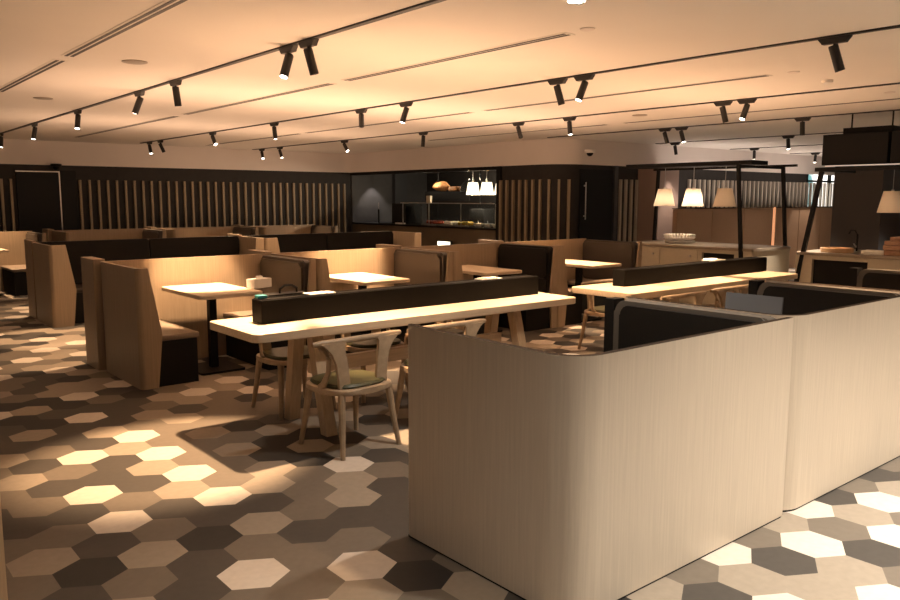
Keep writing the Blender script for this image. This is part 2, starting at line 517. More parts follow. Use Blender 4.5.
# front booths open towards +Y: rebuilt mirrored so the rounded panel is on the left
def make_front(label, W, x0):
    t = thing('booth', label, 'booth', (x0, 1.9, 0), 0, FRONT)
    D = 1.07; top = 1.055
    lv = []
    for z in ZS:
        pl = fillet([(lipx(z, .14), D), (0, D), (0, 0), (W, 0)], [.04, .16], 10)
        lv.append((max(.012, z*top/1.05), pl))
    b_ = bmesh.new(); shell(b_, lv, .032, 1, 1)
    obj('shell', b_, [M['panel'], M['rim']], t, True)
    b_ = bmesh.new(); pl = fillet([(.006, D-.012), (.006, .006), (W-.005, .006)], [.154], 10)
    shell(b_, [(0, pl), (.0115, pl)], .012, 1, 0)
    obj('plinth', b_, M['blackmetal'], t)
    obj('end_post', bx(W-.105, W-.004, D-.018, D+.05, 0, top-.004), M['blackbase'], t)
    for sgn in (0, 1):
        x0_, x1_ = (.036, .54) if not sgn else (W-.54, W-.11)
        obj('bench_base', bx(x0_, x1_-.02*(1-sgn), .036 if sgn else .16, D-.02, 0, .40), M['blackbase'], t)
        obj('seat_cushion', bx(x0_, x1_, .036 if sgn else .16, D-.02, .402, .452, .012), M['brownleather'], t, True)
        xa, xb = (.034, .075) if not sgn else (W-.105, W-.004)
        br = obj('backrest', pad(bmesh.new(), xa, xb, .05 if sgn else .17, D-.02, .05 if sgn else .456, top-.005 if sgn else top-.05, .07), [M['padedge']], t, True)
        xa, xb = (.076, .10) if not sgn else (W-.125, W-.106)
        obj('back_pad', pad(bmesh.new(), xa, xb, .09 if sgn else .2, D-.075, .47, top-.03, .06), M['blackleather'], br, True)
    return t
def kill(o):
    for c in list(o.children): kill(c)
    bpy.data.objects.remove(o)
f1 = make_front('front row booth whose pale wood back fills the picture centre, black backrest inside', 1.645, 2.19)
f2 = dup(f1, (3.838, 1.9, 0), 0, 'front row booth running out of the right edge, pale wood back with rounded corner')
f3 = dup(f1, (5.50, 1.9, 0), 0, 'third front row booth, only its dark rounded backrest showing at the right edge')

# banquette rows further back: one long bench facing the camera
def make_banquette(label, group, W=2.95, D=.92, tail=.45):
    t = thing('banquette', label, 'booth', group=group)
    lv = []
    for z in ZS:
        lv.append((z, fillet([(lipx(z, .30), 0), (0, 0), (0, D), (W, D)], [.05, .07], 8)))
    b_ = bmesh.new(); shell(b_, lv, .03, -1, 1); obj('shell', b_, [M['panel_dim'], M['panel_dim']], t, True)
    b_ = bmesh.new()
    prof = [(W-lipx(z, .30)*.62, z) for z in ZS]
    f_ = [b_.verts.new((x, 0, z)) for x, z in prof]; g_ = [b_.verts.new((x, .03, z)) for x, z in prof]
    e_ = [b_.verts.new((W-.002, 0, 0)), b_.verts.new((W-.002, 0, 1.05))]; h_ = [b_.verts.new((W-.002, .03, 0)), b_.verts.new((W-.002, .03, 1.05))]
    b_.faces.new(f_ + [e_[1], e_[0]]); b_.faces.new((g_ + [h_[1], h_[0]])[::-1])
    for k in range(len(f_)-1): b_.faces.new((f_[k], g_[k], g_[k+1], f_[k+1]))
    b_.faces.new((f_[-1], g_[-1], h_[1], e_[1])); b_.faces.new((e_[1], h_[1], h_[0], e_[0]))
    box(b_, W-.03, W-.002, .03, D, 0, 1.05)
    obj('end_panel', b_, M['panel_dim'], t)
    b_ = bmesh.new(); box(b_, .004, .06, D+.012, D+tail, 0, 1.07, .006); box(b_, .06, W, D+.012, D+.03, 0, 1.0)
    obj('rear_panel', b_, M['panel_dim'], t)
    obj('bench_base', bx(.034, W-.034, .22, D-.034, 0, .40), M['blackbase'], t)
    obj('seat_cushion', bx(.034, W-.034, .20, D-.034, .402, .452, .012), M['brownleather'], t, True)
    for a in (0, 1):
        x0, x1 = ((.06, 1.52), (1.535, W-.04))[a]
        b_ = bmesh.new(); pad(b_, -.05, .05, 0, x1-x0, .46, 1.055, .04)
        bmesh.ops.transform(b_, matrix=Matrix.Translation((x1, D-.09, 0)) @ Matrix.Rotation(PI/2, 4, 'Z'), verts=b_.verts[:])
        obj('backrest', b_, M['blackleather'], t, True)
    return t
BQ = 'long banquettes in the rows at the back'
bq0 = make_banquette('banquette with long black backrest behind the aisle-end booth, tapered wood panel lit at its left', BQ)
bq0.location = (2.43, 10.82, 0)
dup(bq0, (5.40, 10.82, 0), 0, 'second banquette of its row, black backrest beyond the lit trapezoid wood panel, towards the kitchen')
# third row: two-bench booths along the dark slatted wall
BACK = 'booths in the row along the slatted back wall'
bk0 = dup(mid0, (1.55, 14.72, 0), 0, 'booth at the left edge of the picture below the black door, its pale table lit', BACK)
dup(mid0, (3.60, 14.72, 0), 0, 'booth against the slatted wall just right of the black door', BACK)
dup(mid0, (5.47, 14.72, 0), 0, 'booth against the slatted wall, middle of the back row', BACK)
dup(mid0, (7.34, 14.72, 0), 0, 'booth of the back row closest to the grey kitchen corner', BACK)

# ------------------------------------------------------------------ booth tables
def make_booth_table(label, group):
    t = thing('booth_table', label, 'table', group=group)
    obj('tabletop', prism(bmesh.new(), rrect(-.31, .31, -.50, .50, .05), .745, .78, .006), M['oak'], t, True)
    b_ = bmesh.new(); box(b_, -.035, .035, -.035, .035, .02, .74); obj('pedestal', b_, M['blackmetal'], t)
    obj('foot_plate', prism(bmesh.new(), rrect(-.22, .22, -.25, .25, .03), 0, .02), M['blackmetal'], t)
    obj('top_bracket', bx(-.2, .2, -.06, .06, .725, .7445), M['blackmetal'], t)
    return t
TB = 'tables inside the booths'
bt0 = make_booth_table('brightly lit booth table carrying the white tissue box', TB)
bt0.location = (3.03, 7.24, 0)
dup(bt0, (4.79, 7.28, 0), 0, 'lit empty booth table in the second booth of the middle row')
dup(bt0, (6.47, 7.25, 0), 0, 'dim booth table in the third booth of the middle row')
dup(bt0, (8.20, 7.10, 0), 0, 'lit booth table in the last booth before the service counter')
dup(bt0, (2.395, 15.22, 0), 0, 'lit booth table at the far left edge below the slatted wall')
dup(bt0, (3.02, 2.44, 0), 0, 'table inside the nearest pale wood booth, hidden behind its back')
dup(bt0, (4.66, 2.44, 0), 0, 'table inside the booth at the right edge, holding the grey board')

# ------------------------------------------------------------------ long communal tables
def make_long_table(label, L):
    t = thing('communal_table', label, 'table', group='long shared tables')
    obj('tabletop', prism(bmesh.new(), rrect(0, L, -.385, .385, .06), .725, .78, .005), M['oak'], t, True)
    for x in (.57, L-.55):
        for s in (-1, 1):
            b_ = bmesh.new(); bar(b_, (x, s*.27-.04, 0), (x, s*.12, .724), .085, .085, (0, 1, 0))
            for v in b_.verts: v.co.z = 0 if v.co.z < .3 else .724
            obj('leg', b_, M['oak_v'], t)
    obj('stretcher', bx(.60, L-.60, -.035, .035, .38, .48, .006), M['oak'], t)
    obj('apron', bx(.45, L-.45, -.09, .09, .66, .724), M['oak'], t)
    return t
lt1 = make_long_table('long oak table with black box along its middle, nearest the camera', 3.09)
lt1.location = (2.20, 4.965, 0)
lt2 = make_long_table('second long oak table with a black box, farther right, before the service counter', 3.14)
lt2.location = (5.85, 4.80, 0)

def make_divider(label, L):
    t = thing('table_divider', label, 'box', group='black dividers on the long tables')
    b_ = bmesh.new(); box(b_, 0, L, -.075, .075, 0, .165, .004)
    obj('divider_body', b_, M['blackbox'], t)
    b_ = bmesh.new()
    box(b_, .012, L-.012, -.063, -.055, .166, .170); box(b_, .012, L-.012, .055, .063, .166, .170)
    obj('top_rail', b_, M['blackmetal'], t)
    return t
dv = make_divider('long black divider box on the long table by the near booth', 2.74)
dv.location = (2.43, 5.03, .78)
dup(dv, (6.26, 4.905, .78), 0, 'long black divider box on the second long table')

# ------------------------------------------------------------------ chairs
def make_chair(label):
    t = thing('dining_chair', label, 'chair', group='oak chairs at the long tables')
    W2 = M['chairwood']
    # seat frame: rounded ring board
    b_ = bmesh.new()
    out = []
    for k in range(40):
        a = 2*PI*k/40; c, s = math.cos(a), math.sin(a)
        e = 3.2
        r = (abs(c)**e + abs(s)**e)**(-1/e)
        out.append((.255*r*c, .245*r*s))
    prism(b_, out, .40, .435, .008)
    obj('seat_frame', b_, W2, t, True)
    b_ = bmesh.new()
    rings = [(.84, .434), (.88, .446), (.84, .462), (.6, .472), (.3, .476)]
    rr_ = []
    for sc, z in rings: rr_.append([b_.verts.new((x*sc, y*sc+.012, z)) for x, y in out])
    for a_, c_ in zip(rr_, rr_[1:]):
        for k in range(40): b_.faces.new((a_[k], a_[(k+1) % 40], c_[(k+1) % 40], c_[k]))
    b_.faces.new(rr_[-1]); b_.faces.new(rr_[0][::-1])
    obj('seat_cushion', b_, M['olive'], t, True)
    for sx in (-1, 1):
        for sy in (-1, 1):
            b_ = bmesh.new()
            tube(b_, [(sx*.235, sy*.235, 0), (sx*.21, sy*.20, .22), (sx*.195, sy*.175, .405)], [.016, .021, .025], 10)
            obj('leg', b_, W2, t, True)
    # back rail: gently curved flattened bar
    b_ = bmesh.new(); pr, rd = [], []
    for k in range(13):
        u = -1 + 2*k/12
        pr.append((.36*u, -.135 + .03*u*u, .738 + .006*(1-u*u))); q = 1 if abs(u) < .95 else .75
        rd.append((.019*q, .021*q))
    tube(b_, pr, rd, 12)
    obj('back_rail', b_, W2, t, True)
    for sx in (-1, 1):
        # broad blade leaning outwards and flaring into the rail
        b_ = bmesh.new()
        prf = [(.150, -.150, .425, .045), (.155, -.148, .50, .042), (.168, -.145, .60, .044), (.190, -.141, .67, .052), (.212, -.138, .715, .070), (.220, -.136, .738, .095)]
        L_ = [[b_.verts.new((sx*x + d*w_, y + e*.012, z)) for d, e in ((-1, -1), (1, -1), (1, 1), (-1, 1))] for x, y, z, w_ in prf]
        for a_, c_ in zip(L_, L_[1:]):
            for k in range(4): b_.faces.new((a_[k], a_[(k+1) % 4], c_[(k+1) % 4], c_[k]))
        b_.faces.new(L_[0][::-1]); b_.faces.new(L_[-1])
        # second branch curving from the seat side up to the rail
        tube(b_, [(sx*.245, -.01, .43), (sx*.240, -.05, .46), (sx*.228, -.085, .54), (sx*.232, -.10, .63), (sx*.265, -.105, .70), (sx*.308, -.11, .735)],
             [(.012, .026), (.012, .026), (.011, .022), (.011, .022), (.012, .026), (.012, .03)], 8)
        obj('back_upright', b_, W2, t, True)
    return t
ch0 = make_chair('oak chair with olive seat, nearest the camera, left of the pale booth')
ch0.location = (2.765, 4.38, 0); ch0.rotation_euler = (0, 0, math.radians(5))
dup(ch0, (3.56, 4.41, 0), 0, 'chair whose curved oak back rail just shows above the near pale booth')
dup(ch0, (2.92, 5.44, 0), PI, 'oak chair tucked under the far left corner of the first long table')
dup(ch0, (3.67, 5.46, 0), PI, 'second oak chair on the far side of the first long table, behind the nearest chair')
dup(ch0, (4.38, 5.46, 0), PI, 'third oak chair on the far side of the first long table, mostly hidden')
dup(ch0, (6.77, 5.40, 0), PI, 'brightly lit oak chair at the far left corner of the second long table')
dup(ch0, (6.42, 4.36, 0), 0, 'first oak chair on the near side of the second long table, above the black backrest')
dup(ch0, (7.30, 4.40, 0), 0, 'oak chair at the second long table, rail showing above the grey board')

# ------------------------------------------------------------------ small things on the tables
t = thing('tissue_box', 'white tissue box on the lit booth table', 'box', (3.44, 7.05, .78), .3)
obj('box_body', bx(-.11, .11, -.06, .06, 0, .09, .006), M['paper'], t)
obj('side_label', bx(.111, .113, -.045, .045, .02, .075), M['rim'], t)
b_ = bmesh.new()
for k in range(5): tube(b_, [(-.03+.015*k, -.01, .088), (-.035+.017*k, 0, .105), (-.02+.012*k, .01, .115)], [.012, .012, .004], 6)
obj('tissue', b_, M['paper'], t, True)
t = thing('bag', 'black bag with looped handle behind the left end of the first divider', 'bag', (2.74, 5.24, .78))
b_ = bmesh.new(); prism(b_, rrect(-.19, .19, -.07, .07, .05), 0, .17, .03, 3); obj('bag_body', b_, M['blackleather'], t, True)
b_ = bmesh.new(); tube(b_, [(-.02, 0, .165), (-.02, 0, .20), (.02, 0, .225), (.08, 0, .225), (.12, 0, .20), (.12, 0, .165)], .009, 8); obj('handle', b_, M['blackmetal'], t, True)
tag(obj('teal_packet', bx(-.035, .035, -.03, .03, 0, .022, .004), M['teal'], loc=(2.475, 5.05, .951)), 'small teal packet on the left end of the first divider', 'packet')
tag(obj('menu_sheets', bx(-.11, .11, -.055, .055, 0, .008), M['paper'], loc=(2.93, 5.03, .951)), 'white paper sheets lying on the first divider near its left end', 'paper')
b_ = bmesh.new(); box(b_, -.12, .12, -.05, .05, 0, .006)
for k in range(4): box(b_, -.10+.05*k, -.07+.05*k, -.04, .035, .006, .013)
tag(obj('wrapped_cutlery', b_, M['paper'], loc=(4.62, 5.03, .951)), 'white wrapped cutlery on the first divider near its right end', 'cutlery')
b_ = bmesh.new(); box(b_, -.17, .17, -.05, .05, 0, .012, .003); box(b_, -.15, .02, -.04, .04, .0125, .03, .004)
tag(obj('wrapped_cutlery', b_, M['paper'], loc=(7.95, 4.905, .951)), 'cream wrapped cutlery on the second divider', 'cutlery')
t = thing('display_board', 'grey board standing upright between the two nearest booths', 'board', (4.46, 2.48, .78), 0)
b_ = bmesh.new(); bar(b_, (0, 0, .012), (.03, 0, .285), .37, .012, (1, 0, 0)); obj('board_panel', b_, M['greyboard'], t)
obj('stand', bx(-.06, .06, -.1, .1, 0, .011), M['greyboard'], t)

# ------------------------------------------------------------------ service counters and their frames
def make_counter(label, y0, y1, niche, doors, X0=10.25, X1=11.3, rnd=.04):
    t = thing('service_counter', label, 'counter', (X0, y0, 0), 0, 'beige service counters')
    L = y1-y0; Wd = X1-X0
    n0, n1 = niche
    b_ = bmesh.new()
    box(b_, .06, Wd, 0, L, .06, .91)                                     # core
    box(b_, 0, .06, 0, n0, .06, .91); box(b_, 0, .06, n1, L, .06, .91)      # face either side of the niche
    box(b_, 0, .06, n0, n1, .86, .91); box(b_, 0, .06, n0, n1, .06, .30)
    obj('carcass', b_, M['beige'], t)
    b_ = bmesh.new(); box(b_, .045, .058, n0+.005, n1-.005, .305, .855); obj('niche_back', b_, M['blackbase'], t)
    obj('plinth', bx(.05, Wd-.03, .03, L-.03, 0, .06), M['blackbase'], t)
    obj('countertop', prism(bmesh.new(), rrect(-.02, Wd+.02, -.02, L+.02, rnd), .912, .95, .006), M['stone'], t, True)
    for a, c in doors:
        d = obj('door', bx(-.014, -.001, a+.006, c-.006, .10, .90, .003), M['beige'], t)
        k = bmesh.new(); tube(k, [(-.014, a+.12, .80), (-.04, a+.12, .80)], [.012, .016], 10); obj('knob', k, M['steel'], d, True)
    return t
make_counter('beige service counter under the three pendant lamps', 5.72, 7.95, (.28, .80), [(.86, 1.50), (1.52, 2.16)])
make_counter('beige service counter at the right edge with wooden boxes on top', 3.0, 5.10, (1.18, 1.88), [], rnd=.08)

t = thing('gantry', 'black steel frame standing astride the counter and carrying three pendant lamps', 'gantry', (10.25, 5.7, 0))
for (xa, ya, xb, yb) in ((-.05, .10, .0, .30), (1.13, .06, 1.10, .22), (1.36, 2.68, 1.08, 2.40)):
    b_ = bmesh.new(); bar(b_, (xa, ya, 0), (xb, yb, 2.13), .045, .045); obj('post', b_, M['blackmetal'], t)
b_ = bmesh.new(); bar(b_, (0, .30, 2.10), (1.10, .22, 2.10), .035); obj('crossbar', b_, M['blackmetal'], t)
b_ = bmesh.new(); bar(b_, (1.09, .0, 2.13), (1.09, 2.5, 2.13), .035); obj('side_rail', b_, M['blackmetal'], t)
obj('beam', bx(.22, .66, .22, 2.42, 2.131, 2.19, .004), M['blackmetal'], t)

def make_pendant(label, group):
    t = thing('pendant_lamp', label, 'lamp', group=group)
    b_ = bmesh.new(); tube(b_, [(0, 0, .28), (0, 0, .60)], .004, 6); tube(b_, [(0, 0, .25), (0, 0, .29)], .018, 8); obj('cord', b_, M['steel'], t)
    b_ = bmesh.new(); lathe(b_, [(.165, 0), (.145, .09), (.125, .18), (.105, .27)], caps=False, seg=32)
    obj('shade', b_, M['shade'], t, True)
    b_ = bmesh.new(); lathe(b_, [(.01, .13), (.035, .15), (.04, .18), (.02, .22), (.012, .25)], seg=14); obj('bulb', b_, M['white'], t, True)
    return t
PG = 'pendant lamps over the service counters'
pl0 = make_pendant('left pendant lamp on the black frame, shade glowing cream', PG); pl0.location = (10.70, 7.52, 1.53)
dup(pl0, (10.70, 7.0, 1.53), 0, 'middle pendant lamp on the black frame, shade brightest white')
dup(pl0, (10.70, 6.46, 1.53), 0, 'right pendant lamp on the black frame, shade dull tan')
dup(pl0, (10.70, 4.12, 1.475), 0, 'pendant lamp under the black hood at the right edge')
def point(loc, e, col=(1, .82, .60), r=.03):
    l = bpy.data.lights.new('bulb_fill_light', 'POINT'); l.energy = e; l.color = col; l.shadow_soft_size = r
    o = bpy.data.objects.new('bulb_fill_light', l); o.location = loc; COL.objects.link(o); return o
LIGHTS_PEND = [point((10.70, 7.52, 1.62), 1.6), point((10.70, 7.0, 1.62), 5), point((10.70, 6.46, 1.62), .15), point((10.70, 4.12, 1.57), .15)]

t = thing('hood', 'black hanging hood boxes over the right service counter', 'hood', (10.45, 0, 0))
obj('hood_box', bx(0, .55, 4.12, 4.93, 2.08, 2.475, .006), M['blackmetal'], t)
obj('hood_box', bx(0, .55, 3.2, 4.085, 2.08, 2.475, .006), M['blackmetal'], t)
obj('hood_top', bx(.17, .5, 4.15, 4.75, 2.476, 2.56), M['blackmetal'], t)
for y in (4.2, 4.7): obj('hanger_rod', tube(bmesh.new(), [(.3, y, 2.56), (.3, y, CEIL)], .01, 6), M['blackmetal'], t)
obj('light_strip', bx(.0, .02, 3.2, 4.88, 2.066, 2.079), M['strip'], t)
t = thing('gantry', 'black steel frame leg leaning beside the right service counter', 'gantry', (10.25, 0, 0))
for (xa, ya, xb, yb) in ((-.05, 5.14, .10, 4.87), (.0, 3.0, .10, 3.2)):
    b_ = bmesh.new(); bar(b_, (xa, ya, 0), (xb, yb, 2.0), .05, .05); obj('post', b_, M['blackmetal'], t)
b_ = bmesh.new(); box(b_, .07, .13, 3.1, 4.95, 2.0, 2.05); box(b_, .13, 1.03, 4.84, 4.9, 2.0, 2.05); obj('top_rail', b_, M['blackmetal'], t)

# things on the counters
def ring_stack(n, r, name, label):
    b_ = bmesh.new()
    return b_
t = thing('dish_stack', 'stack of fluted white dishes glowing under the left pendant lamp', 'dishes', (10.75, 7.25, .95))
for k in range(2):
    b_ = bmesh.new(); lathe(b_, [(.13, 0), (.22, .012), (.245, .04), (.235, .042), (.13, .02)], c=(0, 0, .05*k), seg=36)
    obj('dish', b_, M['white'], t, True)
b_ = bmesh.new()
for k in range(26):
    a = 2*PI*k/26; tube(b_, [(.215*math.cos(a), .215*math.sin(a), .088), (.225*math.cos(a), .225*math.sin(a), .14)], [.018, .022], 8)
obj('cup_ring', b_, M['white'], t, True)
tag(obj('round_tray', lathe(bmesh.new(), [(.19, 0), (.20, .01), (.20, .055), (.185, .058), (.185, .03)], seg=36), M['traywood'], None, True, (10.55, 4.70, .95)), 'round pale wood tray at the left end of the right counter', 'tray')
tag(obj('napkin_stack', bx(-.09, .09, -.14, .14, 0, .05, .012), M['paper'], loc=(10.50, 4.20, .95)), 'white napkins between the round tray and the wooden boxes', 'napkins')
t = None
zz = .95
for k, (w_, h_, lab) in enumerate(((.38, .07, 'lowest wooden box of the stack on the right counter'), (.40, .06, 'second wooden box of the stack on the right counter'), (.38, .055, 'third wooden box of the stack on the right counter'), (.32, .05, 'topmost wooden box of the stack on the right counter'))):
    b_ = bmesh.new(); box(b_, -w_/2, w_/2, -w_/2, w_/2, 0, h_-.003, .006)
    tag(obj('wooden_box', b_, M['boxwood'], loc=(10.56, 3.86 - .02*(k == 3), zz)), lab, 'box', 'wooden boxes on the right counter'); zz += h_
t = thing('cutlery_holder', 'dark holder with utensils on top of the wooden boxes', 'holder', (10.6, 3.84, zz))
b_ = bmesh.new(); lathe(b_, [(.06, 0), (.06, .09), (.052, .09), (.052, .01)], seg=18); obj('cup', b_, M['blackmetal'], t, True)
b_ = bmesh.new()
for k in range(5): tube(b_, [(.02*math.cos(k*1.3), .02*math.sin(k*1.3), .02), (.05*math.cos(k*1.3), .05*math.sin(k*1.3), .15)], .007, 6)
obj('utensils', b_, M['rim'], t)
t = thing('tap', 'dark curved tap standing at the pillar behind the round tray', 'tap', (10.95, 4.62, .95))
b_ = bmesh.new(); tube(b_, [(0, 0, 0), (0, 0, .22), (0, .03, .27), (0, .09, .27), (0, .11, .23)], .013, 8); obj('spout', b_, M['blackmetal'], t, True)
b_ = bmesh.new(); tube(b_, [(0, 0, .05), (-.05, .02, .10)], .009, 6); obj('lever', b_, M['steel'], t)

# tall tan partitions in front of the grey slats
for (xa, xb, lab) in ((13.45, 17.2, 'tan high partition left of the copper lit post'), (17.32, 20.6, 'tan high partition right of the copper lit post')):
    t = thing('high_partition', lab, 'partition', (xa, 9.2, 0), 0, 'tan high partitions under the grey slats')
    n = 3; Lx = (xb-xa)/n
    for k in range(n): obj('partition_panel', bx(k*Lx+.004, (k+1)*Lx-.004, -.06, .06, 0, 1.44, .02), M['tan'], t)
    obj('cap', bx(0, xb-xa, -.065, .065, 1.441, 1.455), M['rim'], t)
tag(obj('lit_post', bx(17.22, 17.30, 9.14, 9.26, 0, 1.455), M['copper']), 'narrow copper coloured lit post between the tan partitions', 'post')
t = thing('high_partition', 'tan high partition behind the hanging lamp at the right edge', 'partition', (16.2, 5.2, 0), 0, 'tan high partitions under the grey slats')
obj('partition_panel', bx(0, .1, -2.4, .6, 0, 1.62, .02), M['tan'], t)

# ------------------------------------------------------------------ kitchen counter
t = thing('kitchen_counter', 'dark brown serving counter with food display in the kitchen opening', 'counter', (WX, 11.65, 0))
obj('counter_front', bx(.01, .08, 0, 5.3, 0, 1.0), plain('counter_brown', (.13, .098, .062), .5), t)
obj('counter_body', bx(.09, .9, 0, 5.3, 0, 1.0), M['blackbase'], t)
obj('countertop', bx(-.01, .92, 0, 5.3, 1.001, 1.04, .004), M['blackmetal'], t)
t = thing('sneeze_guard', 'glass shelf guard over the food on the kitchen counter', 'glass shelf', (WX, 11.7, 1.04))
obj('glass_panel', bx(.05, .058, 0, 3.2, .12, .49), M['glass'], t)
obj('glass_shelf', bx(.031, .42, 0, 3.2, .492, .502), M['glass'], t)
b_ = bmesh.new(); box(b_, .015, .03, 0, 3.2, .488, .508); obj('edge_rail', b_, M['steel'], t)
b_ = bmesh.new()
for y in (.02, 1.1, 2.2, 3.18): tube(b_, [(.075, y, 0), (.075, y, .491)], .010, 8)
obj('supports', b_, M['steel'], t)
t = thing('kitchen_shelf', 'black upper shelf with bread in the kitchen opening', 'shelf', (WX+.75, 13.3, 0))
obj('shelf_board', bx(0, .4, 0, 1.6, 1.77, 1.80), M['blackmetal'], t)
obj('shelf_front', bx(0, .02, 0, 1.6, 1.60, 1.769), M['blackmetal'], t)
b_ = bmesh.new()
for y in (.03, 1.55): tube(b_, [(.35, y, 1.8), (.35, y, SOF)], .012, 6); tube(b_, [(.35, y, 1.04), (.35, y, 1.77)], .012, 6)
obj('shelf_rods', b_, M['blackmetal'], t)
def blob(r, sx, sy, sz, seed, amp=.12):
    b2 = bmesh.new(); bmesh.ops.create_icosphere(b2, subdivisions=3, radius=r); q = random.Random(seed)
    ph = [q.random()*6 for _ in range(6)]
    for v in b2.verts:
        d = 1 + amp*(math.sin(v.co.x/r*5+ph[0]) + math.sin(v.co.y/r*6+ph[1]) + math.sin(v.co.z/r*5+ph[2]))/2
        v.co = Vector((v.co.x*sx*d, v.co.y*sy*d, v.co.z*sz*d))
    z = min(v.co.z for v in b2.verts)
    for v in b2.verts: v.co.z -= z
    return b2
tag(obj('bread_loaf', blob(.25, .6, 1.1, .45, 3), M['bread'], None, True, (WX+.93, 14.5, 1.80)), 'round golden bread loaves on the left of the kitchen shelf', 'bread')
tag(obj('bread_loaf', blob(.2, .6, 1.1, .3, 5), M['bread'], None, True, (WX+.93, 13.99, 1.80)), 'smaller bread beside the loaves on the kitchen shelf', 'bread')
tag(obj('glass_dome', lathe(bmesh.new(), [(.22, 0), (.215, .08), (.16, .18), (.06, .235), (.02, .25), (.02, .28)], seg=28), M['glass'], None, True, (WX+.95, 13.53, 1.801)), 'clear glass dome on the right of the kitchen shelf', 'dome')
def heat_lamp(label, y):
    t = thing('heat_lamp', label, 'lamp', (WX+.38, y, 1.72), 0, 'heat lamps over the kitchen counter')
    b2 = bmesh.new(); lathe(b2, [(.15, 0), (.105, .26), (.10, .26), (.143, 0), (.15, 0)], caps=False, seg=28); obj('shade', b2, glow('heat_shade', (1, .86, .62), .9), t, True)
    b2 = bmesh.new(); tube(b2, [(0, 0, .26), (0, 0, SOF-1.70)], .008, 6); tube(b2, [(0, 0, .26), (0, 0, .34)], .02, 8); obj('stem', b2, M['steel'], t)
    return t
hl = heat_lamp('glowing heat lamp above the kitchen counter, leftmost of three', 12.76)
dup(hl, (WX+.38, 12.32, 1.72), 0, 'glowing heat lamp above the kitchen counter, middle of three')
dup(hl, (WX+.38, 11.88, 1.72), 0, 'glowing heat lamp above the kitchen counter, half cut by the dark slatted corner')
KITCHEN_LIGHTS = [point((WX+.38, y, 1.70), 14) for y in (12.76, 12.32, 11.88)] + [point((WX+1.3, 13.9, 2.1), 14), point((WX+.6, 14.6, 2.1), 7)]  # last two points are added kitchen fill, no lamp there
for k, (y, mt, lab) in enumerate(((14.0, 'redfood', 'tray of red food on the kitchen counter'), (13.4, 'white', 'tray of pale food on the kitchen counter'), (12.85, 'salad', 'tray of yellow food on the kitchen counter'))):
    t = thing('food_tray', lab, 'tray', (WX+.28, y, 1.04), 0, 'food trays on the kitchen counter')
    b_ = bmesh.new(); prism(b_, rrect(-.16, .16, -.26, .26, .03), 0, .03); obj('tray_body', b_, M['steel'], t)
    b_ = bmesh.new()
    for q in range(14):
        t2 = blob(.05, 1, 1.3, .8, q+k*20); merge(b_, t2, Matrix.Translation((random.uniform(-.1, .1), random.uniform(-.2, .2), .028)))
    obj('food', b_, M[mt], t, True)
for k, y in enumerate((12.42, 12.12, 11.86)):
    t = thing('serving_bowl', ('white bowl on the kitchen counter next to the food trays', 'middle white bowl on the kitchen counter', 'white bowl on the kitchen counter next to the slatted corner')[k], 'bowl', (WX+.24, y, 1.04), 0, 'white bowls on the kitchen counter')
    b_ = bmesh.new(); lathe(b_, [(.05, 0), (.09, .03), (.11, .08), (.10, .08), (.05, .02)], seg=20); obj('bowl_body', b_, M['white'], t, True)
    b_ = bmesh.new(); tube(b_, [(0, 0, .03), (.06, .08, .13)], .008, 6); obj('spoon', b_, M['steel'], t)
tag(obj('kitchen_machine', bx(WX+.5, WX+.85, 12.55, 13.0, 1.041, 1.42, .01), M['blackbase']), 'black square appliance behind the food on the kitchen counter', 'appliance')
tag(obj('display_case', bx(WX+.2, WX+.7, 14.95, 15.5, 1.041, 1.52, .006), M['blackbase']), 'black cabinet at the left end of the glass guard', 'cabinet')
tag(obj('price_stand', bx(WX+.2, WX+.26, 14.02, 14.16, 1.543, 1.70, .004), M['beige']), 'small beige card stand on the glass guard', 'stand')
t = thing('lectern_rail', 'thin black stanchion on the left end of the kitchen counter', 'stand', (WX+.3, 16.2, 1.04))
b_ = bmesh.new(); tube(b_, [(0, 0, 0), (0, 0, .33)], .022, 8); obj('post', b_, M['blackmetal'], t)
b_ = bmesh.new(); tube(b_, [(0, 0, .33), (0, 0, .5)], .006, 6); obj('stem', b_, M['steel'], t)
tag(obj('paper_pile', bx(-.05, .05, -.14, .14, 0, .03), M['paper'], loc=(WX+.12, 15.05, 1.04)), 'white papers on the kitchen counter below the grey pillar', 'paper')
t = thing('counter_sign', 'small lit cream sign in front of the kitchen counter', 'sign', (WX-.25, 12.95, 0))
obj('sign_post', bx(-.02, .02, -.02, .02, 0, .60), M['blackmetal'], t)
obj('sign_face', bx(-.03, -.02, -.2, .2, .61, .73), M['sign'], t)
obj('sign_back', bx(-.019, .02, -.22, .22, .601, .75), M['blackmetal'], t)
l = bpy.data.lights.new('kitchen_downlight', 'SPOT'); l.energy = 17; l.color = (1, .86, .78); l.spot_size = math.radians(80); l.spot_blend = .5
o = bpy.data.objects.new('kitchen_downlight', l); COL.objects.link(o); o.location = (11.5, 16.72, 2.24)

# ------------------------------------------------------------------ ceiling tracks, lamps, slots
NEUTRAL = (1.0, .82, .66)
TRACKS = [('nearest', 2.85, -1.0, 15.9), ('second', 5.51, -1.0, 16.4), ('third', 8.19, -1.0, 16.9), ('fourth', 10.62, -1.0, 10.0), ('fifth', 13.45, -1.0, 9.7), ('sixth', 16.2, -1.0, 9.7), ('farthest', 18.9, -1., 9.7)]
for nm, x, a, c in TRACKS:
    tag(obj('lighting_track', bx(x-.021, x+.021, a, c, CEIL-.012, CEIL+.001), M['track']), f'{nm} black lighting track on the ceiling counting from the camera', 'track', 'black lighting tracks on the ceiling')

